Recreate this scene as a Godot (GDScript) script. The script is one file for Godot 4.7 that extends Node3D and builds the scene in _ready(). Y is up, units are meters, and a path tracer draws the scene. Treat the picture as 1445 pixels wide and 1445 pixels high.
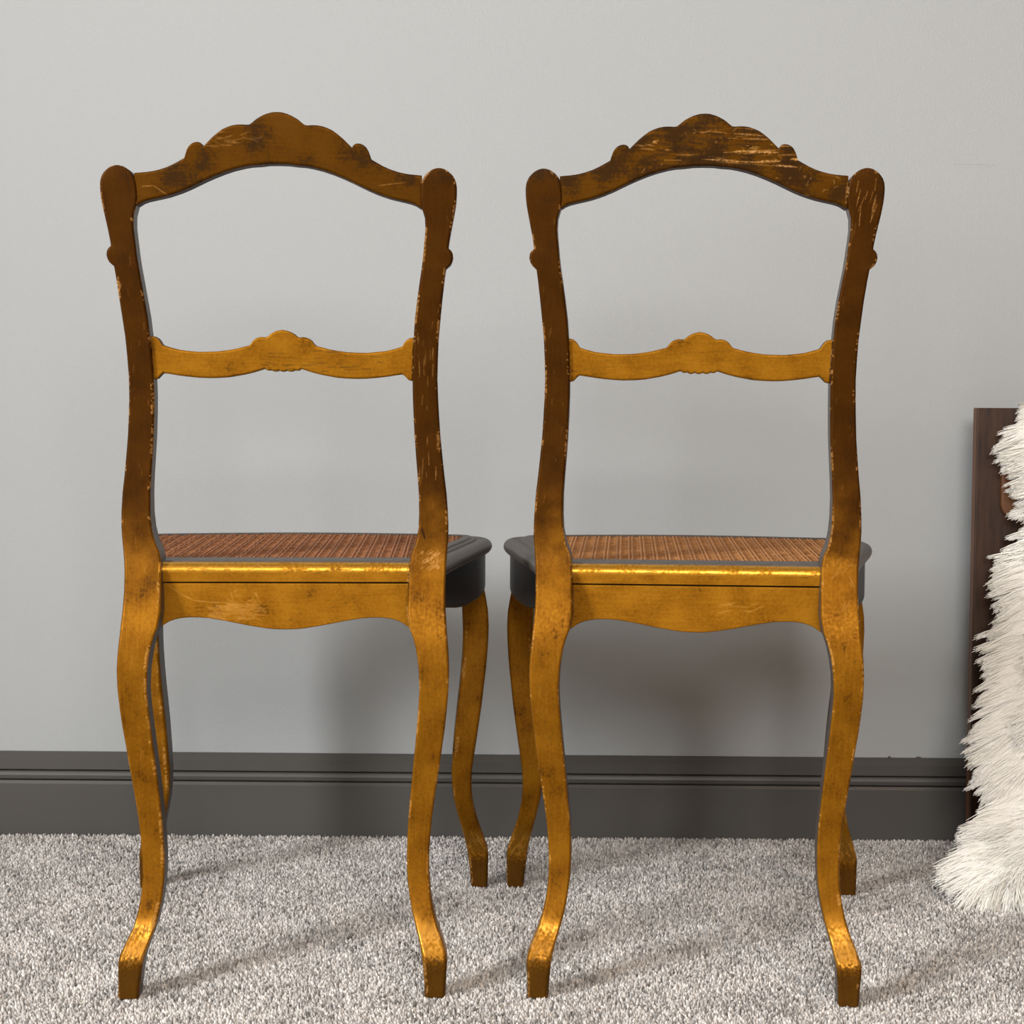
extends Node3D
# Two gilt-backed cane chairs seen from behind, in front of a grey wall; sheepskin over a wooden panel at the right.

# ---------------------------------------------------------------- profiles measured on the chairs (millimetres)
# back post: height, outer edge, inner edge (distance from the chair's middle)
const POST := [0,169.6,148.2, 12,169.8,147.6, 25,170.2,146.4, 37,170.6,145.1, 45,169.8,143.8, 55,165.7,141.2, 70,159.2,136.5, 85,154.9,132.6, 100,152.1,129.8, 120,150.2,127.4, 140,150.2,126.8, 160,151.2,127.2, 180,153.0,128.2, 200,155.4,129.8, 220,158.2,131.5, 240,161.0,133.3, 260,163.4,135.2, 280,166.0,136.8, 300,167.9,138.3, 320,169.4,139.4, 340,169.8,138.6, 355,169.0,136.8, 365,168.1,134.9, 373,167.4,132.7, 378,166.8,131.0, 384,166.4,128.5, 400,165.1,126.2, 420,164.5,126.6, 440,165.4,127.5, 452,166.3,128.3, 460,167.0,130.1, 468,167.6,133.6, 475,168.2,135.6, 485,168.5,137.5, 500,168.1,138.3, 520,166.7,138.0, 540,164.3,136.7, 560,162.2,135.1, 580,160.2,133.7, 600,158.9,132.7, 620,157.8,132.0, 640,157.2,131.8, 660,157.7,132.4, 680,158.6,133.2, 700,160.5,134.6, 720,162.5,137.1, 740,164.8,140.0, 750,166.2,141.6, 752,168.6,141.8, 754,170.7,142.1, 757,172.4,142.4, 761,173.4,142.9, 765,172.9,143.3, 768,171.2,143.5, 770,168.8,143.7, 773,168.9,144, 778,169.7,144.5, 785,170.9,145.1, 790,171.8,145.4, 800,173.8,144.9, 810,175.6,141.8, 817,176.5,140.4, 823,176.9,140.4, 829,176.9,140.8, 834,176.2,141.6, 838,174.6,143.2, 841,172.6,145.2, 843.5,170.1,147.7, 845.5,167.4,150.4, 847,164.6,153.2, 847.8,161.8,156.0]
# how far each hand-cut post strays outwards from that, at the heights below
const STRAY_AT := [0, 70, 160, 330, 420, 500, 620, 720, 800]
const STRAY := {
	"aL": [0.3, -3.3, -1.0, -1.5, -1.9, -0.4, -1.1, 0.2, -0.5], "aR": [-1.9, -0.1, 0.1, 0.8, 1.8, 0.7, 0.5, 0.2, 0.2],
	"bL": [0.5, 0.3, -0.3, 0.6, 0.5, -0.2, -0.1, -0.5, -0.8], "bR": [1.1, 3.1, 1.2, 0.1, -0.4, -0.1, 0.8, 0.1, 1.1]}
# side view of the back: height, how far its back face stands behind the hind feet
const RAKE := [0,12, 30,14, 37,15, 44,13, 55,4, 70,-4, 85,-9, 100,-13, 125,-16.5, 150,-18, 175,-17, 200,-14, 235,-9, 270,-3, 300,4, 330,8, 355,9, 380,6, 400,1, 420,-6, 435,-14, 450,-20, 480,-23, 520,-22, 560,-20, 600,-16, 650,-8, 700,1, 750,11, 800,20, 847,30, 910,43]
# crest rail, from the middle outwards: x, top, bottom
const CREST_TOP := [0,899.9, 5,899.6, 10,898.2, 14,896.6, 18,894.5, 21,892.6, 24,890.1, 27,887.9, 30,887.5, 34,887.8, 39,887.7, 44,886.9, 49,885.3, 54,883.1, 59,879.6, 64,875.6, 69,870.9, 72,868.0, 73.2,866.9, 74,868.5, 75.5,870.0, 77,870.6, 79,871.0, 82,870.6, 85,869.2, 87.5,867.0, 89.5,863.6, 91,859.6, 92.2,855.9, 97,853.2, 103,850.0, 110,846.9, 117,844.6, 124,842.9, 131,841.9, 142,841.0]
const CREST_BOTTOM := [0,850.7, 10,850.5, 18,849.5, 27,848.9, 34,847.7, 44,845.3, 54,842.1, 64,838.2, 73,834.3, 80,831.0, 89,826.8, 97,823.5, 103,821.4, 110,819.2, 117,817.5, 124,816.0, 131,814.4, 136,812.6, 142,809]
const SLAT_TOP := [0,688.3, 4,687.5, 8,686.3, 12,684.0, 15,681.4, 17,680.6, 19,680.8, 21,681.0, 23,680.8, 25,680.2, 28,678.8, 30,676.9, 32,674.2, 34,672.2, 40,670.7, 48,668.7, 56,667.3, 66,666.0, 76,665.6, 86,665.5, 96,666.4, 106,667.6, 116,670.2, 121,671.8, 122.5,673.2, 124,676.0, 126,678.6, 129,680.4, 131,680.9, 136,681]
const SLAT_BOTTOM := [0,645.6, 2.5,646.2, 4,647.2, 5.5,646.2, 8,645.7, 10.5,646.4, 12,647.4, 13.5,646.8, 16,646.9, 18,648.4, 20,648.2, 23,647.2, 30,645.0, 40,642.5, 48,641.1, 56,639.7, 66,639.0, 76,638.7, 86,639.1, 96,640.0, 106,641.2, 116,642.8, 122,643.6, 124,642.2, 126,640.2, 128,638.0, 131,637.0, 136,637]
const APRON := [0,378.5, 10,378.7, 20,379.7, 30,381.3, 40,383.0, 50,385.0, 60,387.0, 70,388.8, 80,390.3, 90,391.0, 100,391.0, 108,390.1, 114,388.7, 119,387.0, 123,384.7, 126,382.6, 130,380]
# front leg: height, outer edge, inner edge, back face, front face (distances from the middle and behind the hind feet)
const FRONT_LEG := [0,218.5,198.0,-394,-415, 18,219.0,196.4,-394,-417, 40,219.4,193.6,-395,-419, 47,218.8,192.6,-393,-418, 65,213.2,188.9,-383,-410, 92,204.4,182.0,-370,-397, 112,200.0,177.4,-360,-389, 124,198.2,174.9,-356,-386, 140,197.4,173.2,-352,-384, 159,198.0,172.6,-349,-384, 185,201.6,174.2,-348,-386, 215,206.0,176.8,-349,-390, 240,209.6,179.6,-351,-393, 265,212.4,182.3,-353,-395, 285,214.8,184.2,-355,-397, 303,216.3,185.5,-356,-398, 320,217.4,186.0,-357,-398, 337,217.9,185.9,-357,-397, 355,217.0,185.0,-356,-395, 370,214.6,184.6,-355,-392, 385,211.6,184.6,-354,-388, 427,210.0,185.0,-352,-384]
# plan of half the seat, from the back post round to the middle of the front
const SEAT := [164,-40, 167.5,-58, 172.5,-85, 180,-125, 189,-170, 198.5,-215, 207,-255, 213.5,-285, 218.5,-312, 221,-335, 220,-352, 214.5,-368, 203,-380, 186,-388, 160,-394, 130,-399, 100,-404, 66,-408.5, 33,-411, 0,-412]

var names := {}
var rng := RandomNumberGenerator.new()
var dark_paint: StandardMaterial3D
var brown_edge: StandardMaterial3D
var near_black: StandardMaterial3D


func _ready():
	rng.seed = 20
	# ---- camera
	var cam := Camera3D.new()
	cam.name = "camera"
	cam.fov = 31.93
	cam.near = 0.02
	cam.far = 50.0
	cam.transform = Transform3D(Basis(Vector3.RIGHT, -0.0728) * Basis(Vector3.BACK, 0.0057), Vector3(0, 0.6371, 0))
	add_child(cam)
	cam.current = true
	# ---- sky and exposure
	var sky_mat := ProceduralSkyMaterial.new()
	sky_mat.sky_top_color = Color(0.62, 0.72, 0.86)
	sky_mat.sky_horizon_color = Color(0.86, 0.88, 0.9)
	sky_mat.ground_horizon_color = Color(0.6, 0.6, 0.58)
	sky_mat.ground_bottom_color = Color(0.35, 0.35, 0.32)
	var sky := Sky.new()
	sky.sky_material = sky_mat
	var env := Environment.new()
	env.background_mode = Environment.BG_SKY
	env.sky = sky
	env.background_energy_multiplier = 1.0
	env.tonemap_mode = Environment.TONE_MAPPER_LINEAR
	env.tonemap_exposure = 1.07
	env.sdfgi_enabled = true
	env.ssao_enabled = true
	env.ssil_enabled = true
	var we := WorldEnvironment.new()
	we.name = "world_environment"
	we.environment = env
	add_child(we)
	# ---- daylight: a window in the left wall, a wide one in the wall behind the camera
	daylight("window_daylight", Vector2(0.95, 1.35), Vector3(-2.09, 1.50, 0.05), -PI / 2, Color(0.98, 0.985, 0.985), 14.5)
	daylight("wide_window_daylight", Vector2(1.4, 1.0), Vector3(0.3, 2.05, 2.09), 0.0, Color(1.0, 0.975, 0.945), 8.5)

	dark_paint = plain_material("dark grey paint", Color(0.295, 0.262, 0.238), 0.45)
	dark_paint.albedo_texture = noise_tex(3, 30.0, [0.0, Color(0.82, 0.82, 0.82), 0.6, Color(1, 1, 1), 0.8, Color(1.0, 0.98, 0.95), 1.0, Color(1, 0.97, 0.93)])
	dark_paint.uv1_triplanar = true
	dark_paint.uv1_scale = Vector3(4, 4, 4)
	brown_edge = plain_material("dark brown stained edge", Color(0.20, 0.11, 0.055), 0.6)
	near_black = plain_material("near black lacquer", Color(0.085, 0.065, 0.055), 0.36)
	near_black.metallic_specular = 0.2

	build_room()
	build_carpet()
	build_chair("a", Vector3(-0.2344, 0, -1.8201), 0.031,
		"gold-brown cane chair seen from behind, crest rail barely scraped, apron with a white scuff", 11)
	build_chair("b", Vector3(0.189, 0, -1.8147), -0.0641,
		"gold-brown cane chair seen from behind, crest rail scraped into pale streaks, nearer the sheepskin", 47)
	build_panel()
	build_sheepskin()
	build_lamp()


func daylight(called: String, size: Vector2, at: Vector3, turn: float, color: Color, energy: float):
	var day := AreaLight3D.new()
	day.name = called
	day.area_size = size
	day.position = at
	day.rotation.y = turn
	day.light_color = color
	day.light_energy = energy
	day.area_range = 12.0
	day.area_attenuation = 2.0
	day.shadow_enabled = true
	add_child(day)


# ================================================================ helpers
func numbered(called: String) -> String:
	if not names.has(called):
		names[called] = 0
		return called
	names[called] += 1
	return "%s_%03d" % [called, names[called]]


func thing(called: String, label: String, category: String, at := Vector3.ZERO, turn := 0.0, group := "") -> Node3D:
	var o := Node3D.new()
	o.name = numbered(called)
	add_child(o, true)
	o.position = at
	o.rotation.y = turn
	o.set_meta("label", label)
	o.set_meta("category", category)
	if group:
		o.set_meta("group", group)
	return o


func part(called: String, mesh: Mesh, mats: Array, parent: Node) -> MeshInstance3D:
	var o := MeshInstance3D.new()
	o.name = called
	o.mesh = mesh
	for i in mats.size():
		o.set_surface_override_material(i, mats[i])
	parent.add_child(o, true)
	return o


func structure(called: String, mesh: Mesh, m: Material, at := Vector3.ZERO, label := "", category := "") -> MeshInstance3D:
	var o := part(called, mesh, [m], self)
	o.position = at
	o.set_meta("kind", "structure")
	if label:
		o.set_meta("label", label)
		o.set_meta("category", category)
	return o


func box_mesh(size: Vector3) -> BoxMesh:
	var b := BoxMesh.new()
	b.size = size
	return b


func plain_material(called: String, c: Color, rough: float) -> StandardMaterial3D:
	var m := StandardMaterial3D.new()
	m.resource_name = called
	m.albedo_color = c
	m.roughness = rough
	return m


func noise_tex(sd: int, cells: float, ramp: Array, size := 256, fractal := 4) -> NoiseTexture2D:
	var n := FastNoiseLite.new()
	n.seed = sd
	n.noise_type = FastNoiseLite.TYPE_SIMPLEX_SMOOTH
	n.frequency = cells / size
	n.fractal_octaves = fractal
	var t := NoiseTexture2D.new()
	t.width = size
	t.height = size
	t.seamless = true
	t.noise = n
	if ramp.size():
		var g := Gradient.new()
		var offs := PackedFloat32Array()
		var cols := PackedColorArray()
		for i in range(0, ramp.size(), 2):
			offs.append(ramp[i])
			cols.append(ramp[i + 1])
		g.offsets = offs
		g.colors = cols
		t.color_ramp = g
	return t


# a table [t, v, v.., t, v, v..] read at t, columns = numbers per row
func table(a: Array, t: float, columns := 2, column := 1) -> float:
	var n := a.size() / columns
	var prev := 0
	for i in n:
		if a[i * columns] >= t:
			if i == 0:
				return a[column]
			var t0: float = a[prev * columns]
			var t1: float = a[i * columns]
			return lerpf(a[prev * columns + column], a[i * columns + column], (t - t0) / maxf(t1 - t0, 1e-6))
		prev = i
	return a[(n - 1) * columns + column]


func smooth_table(a: Array, t: float) -> float:   # the same with rounded bends (Catmull-Rom), two columns
	var n := a.size() / 2
	for i in range(1, n):
		if a[i * 2] >= t:
			var i0 := maxi(i - 2, 0)
			var i3 := mini(i + 1, n - 1)
			var t1: float = a[i * 2 - 2]
			var t2: float = a[i * 2]
			return cubic_interpolate_in_time(a[i * 2 - 1], a[i * 2 + 1], a[i0 * 2 + 1], a[i3 * 2 + 1], (t - t1) / (t2 - t1), t2 - t1, minf(a[i0 * 2] - t1, -0.001), maxf(a[i3 * 2] - t1, t2 - t1 + 0.001))
	return a[n * 2 - 1]


func rake(y: float) -> float:   # metres in, metres out
	return smooth_table(RAKE, y * 1000.0) * 0.001


func face(st: SurfaceTool, p: Array, n: Array, uv: Array):
	var flip: bool = (p[1] - p[0]).cross(p[2] - p[0]).dot(n[0] + n[1] + n[2]) > 0.0   # front faces run clockwise
	for k in ([0, 2, 1] if flip else [0, 1, 2]):
		st.set_normal(n[k])
		st.set_uv(uv[k])
		st.add_vertex(p[k])


func new_st() -> SurfaceTool:
	var st := SurfaceTool.new()
	st.begin(Mesh.PRIMITIVE_TRIANGLES)
	return st


# joins rings of {p: points, n: normals, uv} into a skin; flags[j] says which surface segment j belongs to
func skin(sts: Array, rings: Array, flags: Array, capped := true):
	var m: int = flags.size()
	for i in range(rings.size() - 1):
		var a: Dictionary = rings[i]
		var b: Dictionary = rings[i + 1]
		for j in m:
			var k := (j + 1) % m
			var st: SurfaceTool = sts[flags[j]]
			face(st, [a.p[j], b.p[j], b.p[k]], [a.n[j], b.n[j], b.n[k]], [a.uv[j], b.uv[j], b.uv[k]])
			face(st, [a.p[j], b.p[k], a.p[k]], [a.n[j], b.n[k], a.n[k]], [a.uv[j], b.uv[k], a.uv[k]])
	if not capped:
		return
	for e in [[0, 1], [rings.size() - 1, rings.size() - 2]]:
		var r: Dictionary = rings[e[0]]
		var away: Vector3 = (center(r.p) - center(rings[e[1]].p)).normalized()
		var c := center(r.p)
		for j in m:
			var k := (j + 1) % m
			face(sts[0], [c, r.p[j], r.p[k]], [away, away, away], [r.uv[j], r.uv[j], r.uv[k]])


func center(p: PackedVector3Array) -> Vector3:
	var c := Vector3.ZERO
	for q in p:
		c += q
	return c / p.size()


# A carved bar. rows: [t, edge0, edge1, back z callable or number, depth, corner radius]; along "y" (edges are x) or along "x" (edges are y).
# Surface 0: back face and its rounded corners; surface flags for the sides: side0 (edge0), side1 (edge1), front.
func bar(along: String, rows: Array, back: Callable, side0: int, side1: int, front: int, uv_of: Callable, surfaces := 2) -> ArrayMesh:
	var rings := []
	var flags := []
	var steps := 3
	for row in rows:
		var t: float = row[0]
		var e0: float = row[1]
		var e1: float = row[2]
		var depth: float = row[3]
		var r: float = minf(row[4], 0.48 * minf(absf(e1 - e0), depth))
		var sgn := signf(e1 - e0)
		# section coordinates: a across (edge0 -> edge1), d behind the back face (0 .. depth)
		var pts := []
		for c in 4:
			var ca: float = [e0 + sgn * r, e1 - sgn * r, e1 - sgn * r, e0 + sgn * r][c]
			var cd: float = [r, r, depth - r, depth - r][c]
			for s in range(steps + 1):
				var ang: float = (float(s) / steps) * PI / 2 + [-PI, -PI / 2, 0.0, PI / 2][c]
				# ang -PI: towards edge0; -PI/2: towards the back; 0: towards edge1; PI/2: towards the front
				pts.append([ca + cos(ang) * r * sgn, cd + sin(ang) * r, cos(ang) * sgn, sin(ang)])
		var ring := {"p": PackedVector3Array(), "n": PackedVector3Array(), "uv": PackedVector2Array()}
		for q in pts:
			var y: float = t if along == "y" else q[0]
			var z: float = back.call(y) - q[1]
			var p := Vector3(q[0], t, z) if along == "y" else Vector3(t, q[0], z)
			ring.p.append(p)
			ring.n.append(Vector3(q[2], 0, -q[3]) if along == "y" else Vector3(0, q[2], -q[3]))
			var out := 0.0
			if along == "y":
				out = maxf(q[1] - r, 0.0) * signf(q[2]) if absf(q[2]) > 0.01 else 0.0
			ring.uv.append(uv_of.call(p + Vector3(out, 0, 0)))
		rings.append(ring)
	# corner 0 joins side0 and the back, corner 1 the back and side1, ...
	for c in 4:
		for s in steps:
			flags.append([0, 0, side1 if s < 2 else front, front if s < 1 else side0][c])
		flags.append([0, side1, front, side0][c])
	# lean the normals to the run of the bar
	for i in rings.size():
		var a: Dictionary = rings[maxi(i - 1, 0)]
		var b: Dictionary = rings[mini(i + 1, rings.size() - 1)]
		for j in flags.size():
			var run: Vector3 = b.p[j] - a.p[j]
			if run.length_squared() > 1e-12:
				run = run.normalized()
				var n: Vector3 = rings[i].n[j]
				if along == "x" and absf(n.z) > 0.3:   # the back follows its rake
					var dz: float = (back.call(rings[i].p[j].y + 0.002) - back.call(rings[i].p[j].y - 0.002)) / 0.004
					n = (n - Vector3(0, dz * n.z, 0)).normalized()
				n -= run * n.dot(run)
				if n.length_squared() > 1e-4:
					rings[i].n[j] = n.normalized()
	var sts := []
	for s in surfaces:
		sts.append(new_st())
	skin(sts, rings, flags)
	var mesh := ArrayMesh.new()
	for s in surfaces:
		sts[s].commit(mesh)
	return mesh


# ================================================================ the chairs
const ATLAS_W := 832
const ATLAS_H := 1520


func atlas_uv(p: Vector3) -> Vector2:
	return Vector2(p.x / 0.52 + 0.5, 1.0 - p.y / 0.95)


func stroke(buf: PackedFloat32Array, a: Vector2, b: Vector2, width: float, value: float, ragged := 0.4):
	# adds wear (+) or grime (-) along a line given in millimetres
	var k := ATLAS_W / 520.0
	var p0 := Vector2((a.x + 260) * k, ATLAS_H - a.y * k)
	var p1 := Vector2((b.x + 260) * k, ATLAS_H - b.y * k)
	var w := width * k * 0.5
	var n := int(p0.distance_to(p1) / maxf(w * 0.4, 0.7)) + 1
	for i in n + 1:
		var t := float(i) / n
		var thin := (0.35 + 0.65 * sin(PI * clampf(t * 0.9 + 0.05, 0, 1)))
		var c := p0.lerp(p1, t) + Vector2(rng.randf_range(-1, 1), rng.randf_range(-1, 1)) * w * ragged
		var r := maxf(w * thin * rng.randf_range(0.7, 1.1), 0.55)
		for y in range(int(c.y - r), int(c.y + r) + 2):
			for x in range(int(c.x - r), int(c.x + r) + 2):
				if x < 0 or y < 0 or x >= ATLAS_W or y >= ATLAS_H:
					continue
				var f := clampf(r - Vector2(x, y).distance_to(c) + 0.5, 0, 1) * value
				if absf(f) > absf(buf[y * ATLAS_W + x]):
					buf[y * ATLAS_W + x] = f


func scratches(buf: PackedFloat32Array, n: int, x0: float, x1: float, y0: float, y1: float, len0: float, len1: float, angle: float, spread: float, w0: float, w1: float, value: float):
	for i in n:
		var c := Vector2(rng.randf_range(x0, x1), rng.randf_range(y0, y1))
		var l := rng.randf_range(len0, len1)
		var ang := angle + rng.randfn(0, spread)
		var d := Vector2(cos(ang), sin(ang)) * l * 0.5
		stroke(buf, c - d, c + d, rng.randf_range(w0, w1), value * rng.randf_range(0.6, 1.0))


func chair_material(which: String, sd: int) -> StandardMaterial3D:
	rng.seed = sd
	var wear := PackedFloat32Array()
	wear.resize(ATLAS_W * ATLAS_H)
	if which == "a":
		# scuff and long curved scratch on the apron
		var last := Vector2(-119, 424)
		for q in [Vector2(-108, 416), Vector2(-95, 409.5), Vector2(-80, 407.5), Vector2(-60, 407)]:
			stroke(wear, last, q, 1.3, 0.5, 0.2)
			last = q
		scratches(wear, 60, -76, -28, 390, 406, 5, 22, -0.1, 0.25, 0.8, 3.0, 0.42)
		scratches(wear, 14, -60, -20, 396, 420, 3, 10, -0.5, 0.5, 0.6, 1.6, 0.5)
		# pale knock on the right post beside the seat, with a short black cut over it
		scratches(wear, 26, 140, 160, 444, 462, 3, 9, 0.7, 0.5, 1.0, 3.0, 0.7)
		stroke(wear, Vector2(141, 486), Vector2(145, 474), 2.6, -1.0, 0.1)
		# bright gash on the outer edge of the left post
		stroke(wear, Vector2(-165, 733), Vector2(-162, 719), 4.0, 0.9)
		scratches(wear, 10, -168, -160, 715, 745, 3, 9, 1.5, 0.2, 0.8, 2.0, 0.8)
		scratches(wear, 26, 132, 158, 520, 690, 4, 14, 1.55, 0.06, 0.5, 1.2, 0.55)
		scratches(wear, 34, -75, -20, 866, 882, 3, 12, 0.05, 0.25, 0.5, 1.4, 0.42)
		stroke(wear, Vector2(-135, 828), Vector2(-124, 829), 0.9, 0.55)
		stroke(wear, Vector2(-124, 829), Vector2(-106, 817), 0.9, 0.6)
		stroke(wear, Vector2(99, 831), Vector2(124, 834), 0.9, 0.5)
		scratches(wear, 40, -20, 110, 646, 668, 3, 13, 0.0, 0.05, 0.6, 1.7, -0.55)
		scratches(wear, 22, -110, 110, 384, 424, 1, 3, 0.2, 0.7, 0.6, 1.3, -0.5)
	else:
		# the crest is scraped to the bare wood in long streaks
		scratches(wear, 20, -38, 80, 852, 890, 8, 30, -0.05, 0.09, 0.5, 1.7, 0.75)
		scratches(wear, 11, 6, 96, 850, 876, 16, 50, -0.02, 0.05, 0.8, 2.2, 0.85)
		scratches(wear, 90, -60, 135, 822, 886, 1, 5, 0.3, 0.9, 0.4, 1.3, 0.7)
		scratches(wear, 70, -60, 100, 848, 888, 8, 30, 0.0, 0.1, 1.2, 3.6, -0.7)
		scratches(wear, 12, 150, 172, 800, 838, 8, 20, 1.35, 0.12, 0.5, 1.1, 0.75)
		scratches(wear, 8, -72, -40, 864, 884, 4, 12, 0.1, 0.3, 0.8, 2.0, 0.7)
		scratches(wear, 9, 28, 62, 398, 410, 6, 20, 0.2, 0.12, 0.6, 1.4, 0.6)
		scratches(wear, 9, 135, 160, 404, 456, 3, 14, 1.1, 0.5, 0.6, 1.5, 0.55)
		scratches(wear, 30, -126, 126, 640, 690, 8, 40, 0.06, 0.06, 0.5, 1.0, -0.28)
		scratches(wear, 12, -110, 110, 384, 424, 1, 3, 0.2, 0.7, 0.6, 1.3, -0.4)
	# chips along the rubbed front of the hind feet and the rail
	scratches(wear, 26, -168, -136, 40, 72, 6, 16, 1.1, 0.25, 0.6, 1.8, 0.5)
	scratches(wear, 26, 136, 168, 40, 72, 6, 16, 2.0, 0.25, 0.6, 1.8, 0.5)
	scratches(wear, 46 if which == "a" else 16, -126, 126, 438, 449, 3, 12, 0.12, 0.2, 0.5, 1.3, -0.5)
	scratches(wear, 60, -172, -128, 0, 380, 1, 3.5, 1.5, 0.6, 0.5, 1.6, -0.5)
	scratches(wear, 60, 128, 172, 0, 380, 1, 3.5, 1.5, 0.6, 0.5, 1.6, -0.5)
	scratches(wear, 40, -172, -128, 100, 800, 2, 8, 1.5, 0.1, 0.4, 0.9, 0.35)
	scratches(wear, 40, 128, 172, 100, 800, 2, 8, 1.5, 0.1, 0.4, 0.9, 0.35)
	# edges of the posts by height
	var out_at := PackedFloat32Array()
	var in_at := PackedFloat32Array()
	for y in ATLAS_H:
		var mm := (ATLAS_H - y) * 520.0 / ATLAS_W
		out_at.append(table(POST, mm, 3, 1))
		in_at.append(table(POST, mm, 3, 2))
	var grain := FastNoiseLite.new()
	grain.seed = sd
	grain.frequency = 1.0
	grain.fractal_octaves = 3
	var blot := FastNoiseLite.new()
	blot.seed = sd + 5
	blot.frequency = 0.022
	blot.fractal_octaves = 4
	var fine := FastNoiseLite.new()
	fine.seed = sd + 9
	fine.frequency = 0.22
	fine.fractal_octaves = 2
	var base := Color(0.61, 0.41, 0.085)
	var deep := Color(0.475, 0.295, 0.03)
	var grime := Color(0.165, 0.10, 0.03)
	var pale := Color(0.80, 0.60, 0.38)
	var rgb := PackedByteArray()
	rgb.resize(ATLAS_W * ATLAS_H * 3)
	var orm := PackedByteArray()
	orm.resize(ATLAS_W * ATLAS_H * 3)
	var k := 520.0 / ATLAS_W
	for y in ATLAS_H:
		var my := (ATLAS_H - y) * k
		var crest := smoothstep(790.0, 850.0, my)
		for x in ATLAS_W:
			var mx := (x + 0.5) * k - 260.0
			var ax := absf(mx)
			var at := y * ATLAS_W + x
			var upright := (ax > in_at[y] - 0.6 and my < 849.0) or (ax > 100.0 and my < 374.0)
			var g := grain.get_noise_2d(mx * 0.35, my * 0.02) if upright else grain.get_noise_2d(mx * 0.018, my * 0.33)
			var b := blot.get_noise_2d(mx, my)
			var f := fine.get_noise_2d(mx, my)
			var c := base.lerp(deep, clampf(0.35 + g * 0.28 + b * 0.6 + f * 0.3, 0, 1))
			# the uprights and the crest are stained darker than the rails and the legs
			if upright:
				c = Color(c.r * 0.92, c.g * 0.90, c.b * 0.85)
			var stain := smoothstep(395.0, 550.0, my + b * 40.0) if upright else (1.0 if my > 795.0 else 0.0)
			c = c.lerp(Color(c.r * 0.50, c.g * 0.43, c.b * 0.25) if upright else Color(c.r * 0.58, c.g * 0.53, c.b * 0.3), stain)
			# grime: on the crest, on the hoofs, in scattered blotches
			var dirt := smoothstep(0.1, 0.7, b + f * 0.3 + g * 0.3 + crest * (0.8 if which == "b" else 0.38) - 0.32) * lerpf(0.45, 0.7, crest)
			dirt = maxf(dirt, smoothstep(48.0, 30.0, my - f * 8.0) * 0.55)
			c = c.lerp(grime, dirt)
			var w := wear[at]
			# rubbed edges of the posts
			if upright:
				var edge := minf(absf(ax - out_at[y]), absf(ax - in_at[y]))
				var chip := blot.get_noise_2d(mx * 2.2 + 900, my * 0.9) + f * 0.5
				if edge < 2.4 and chip > 0.2 + edge * 0.08:
					w = maxf(w, 0.5)
			if w > 0.0:
				c = c.lerp(pale, w * clampf(0.75 + f * 0.8, 0.2, 1))
			elif w < 0.0:
				c = c.lerp(grime, -w * 0.85)
			var bright := smoothstep(437.5, 441.0, my) * (1.0 - smoothstep(449.0, 450.0, my)) * (1.0 if ax < 129.0 else 0.0)
			bright = maxf(bright, smoothstep(40.0, 48.0, my - f * 6.0) * (1.0 - smoothstep(66.0, 92.0, my + b * 20.0)) * (1.0 if ax > 129.0 else 0.0))
			bright *= clampf(0.85 + b * 1.3 + f * 1.0, 0, 1) * (1.0 - clampf(absf(w) * 1.4, 0, 1))
			c = c.lerp(Color(0.93, 0.70, 0.28) if my > 400.0 else Color(0.82, 0.60, 0.28), bright * (0.75 if my > 400.0 else 0.68))
			rgb[at * 3] = int(clampf(c.r * 255.0, 0, 255))
			rgb[at * 3 + 1] = int(clampf(c.g * 255.0, 0, 255))
			rgb[at * 3 + 2] = int(clampf(c.b * 255.0, 0, 255))
			var metal := clampf(0.36 + bright * 0.5 - absf(w) * 0.9 - dirt * 0.5, 0, 1)
			orm[at * 3] = 255
			orm[at * 3 + 1] = int(clampf(0.48 - bright * 0.17 + f * 0.12 + dirt * 0.12 + absf(w) * 0.2, 0.2, 0.9) * 255.0)
			orm[at * 3 + 2] = int(metal * 255.0)
	var m := StandardMaterial3D.new()
	m.resource_name = "rubbed gold-brown finish"
	m.albedo_texture = ImageTexture.create_from_image(Image.create_from_data(ATLAS_W, ATLAS_H, false, Image.FORMAT_RGB8, rgb))
	var om := ImageTexture.create_from_image(Image.create_from_data(ATLAS_W, ATLAS_H, false, Image.FORMAT_RGB8, orm))
	m.metallic_specular = 0.18
	m.roughness = 1.0
	m.roughness_texture = om
	m.roughness_texture_channel = BaseMaterial3D.TEXTURE_CHANNEL_GREEN
	m.metallic = 1.0
	m.metallic_texture = om
	m.metallic_texture_channel = BaseMaterial3D.TEXTURE_CHANNEL_BLUE
	return m


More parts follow.
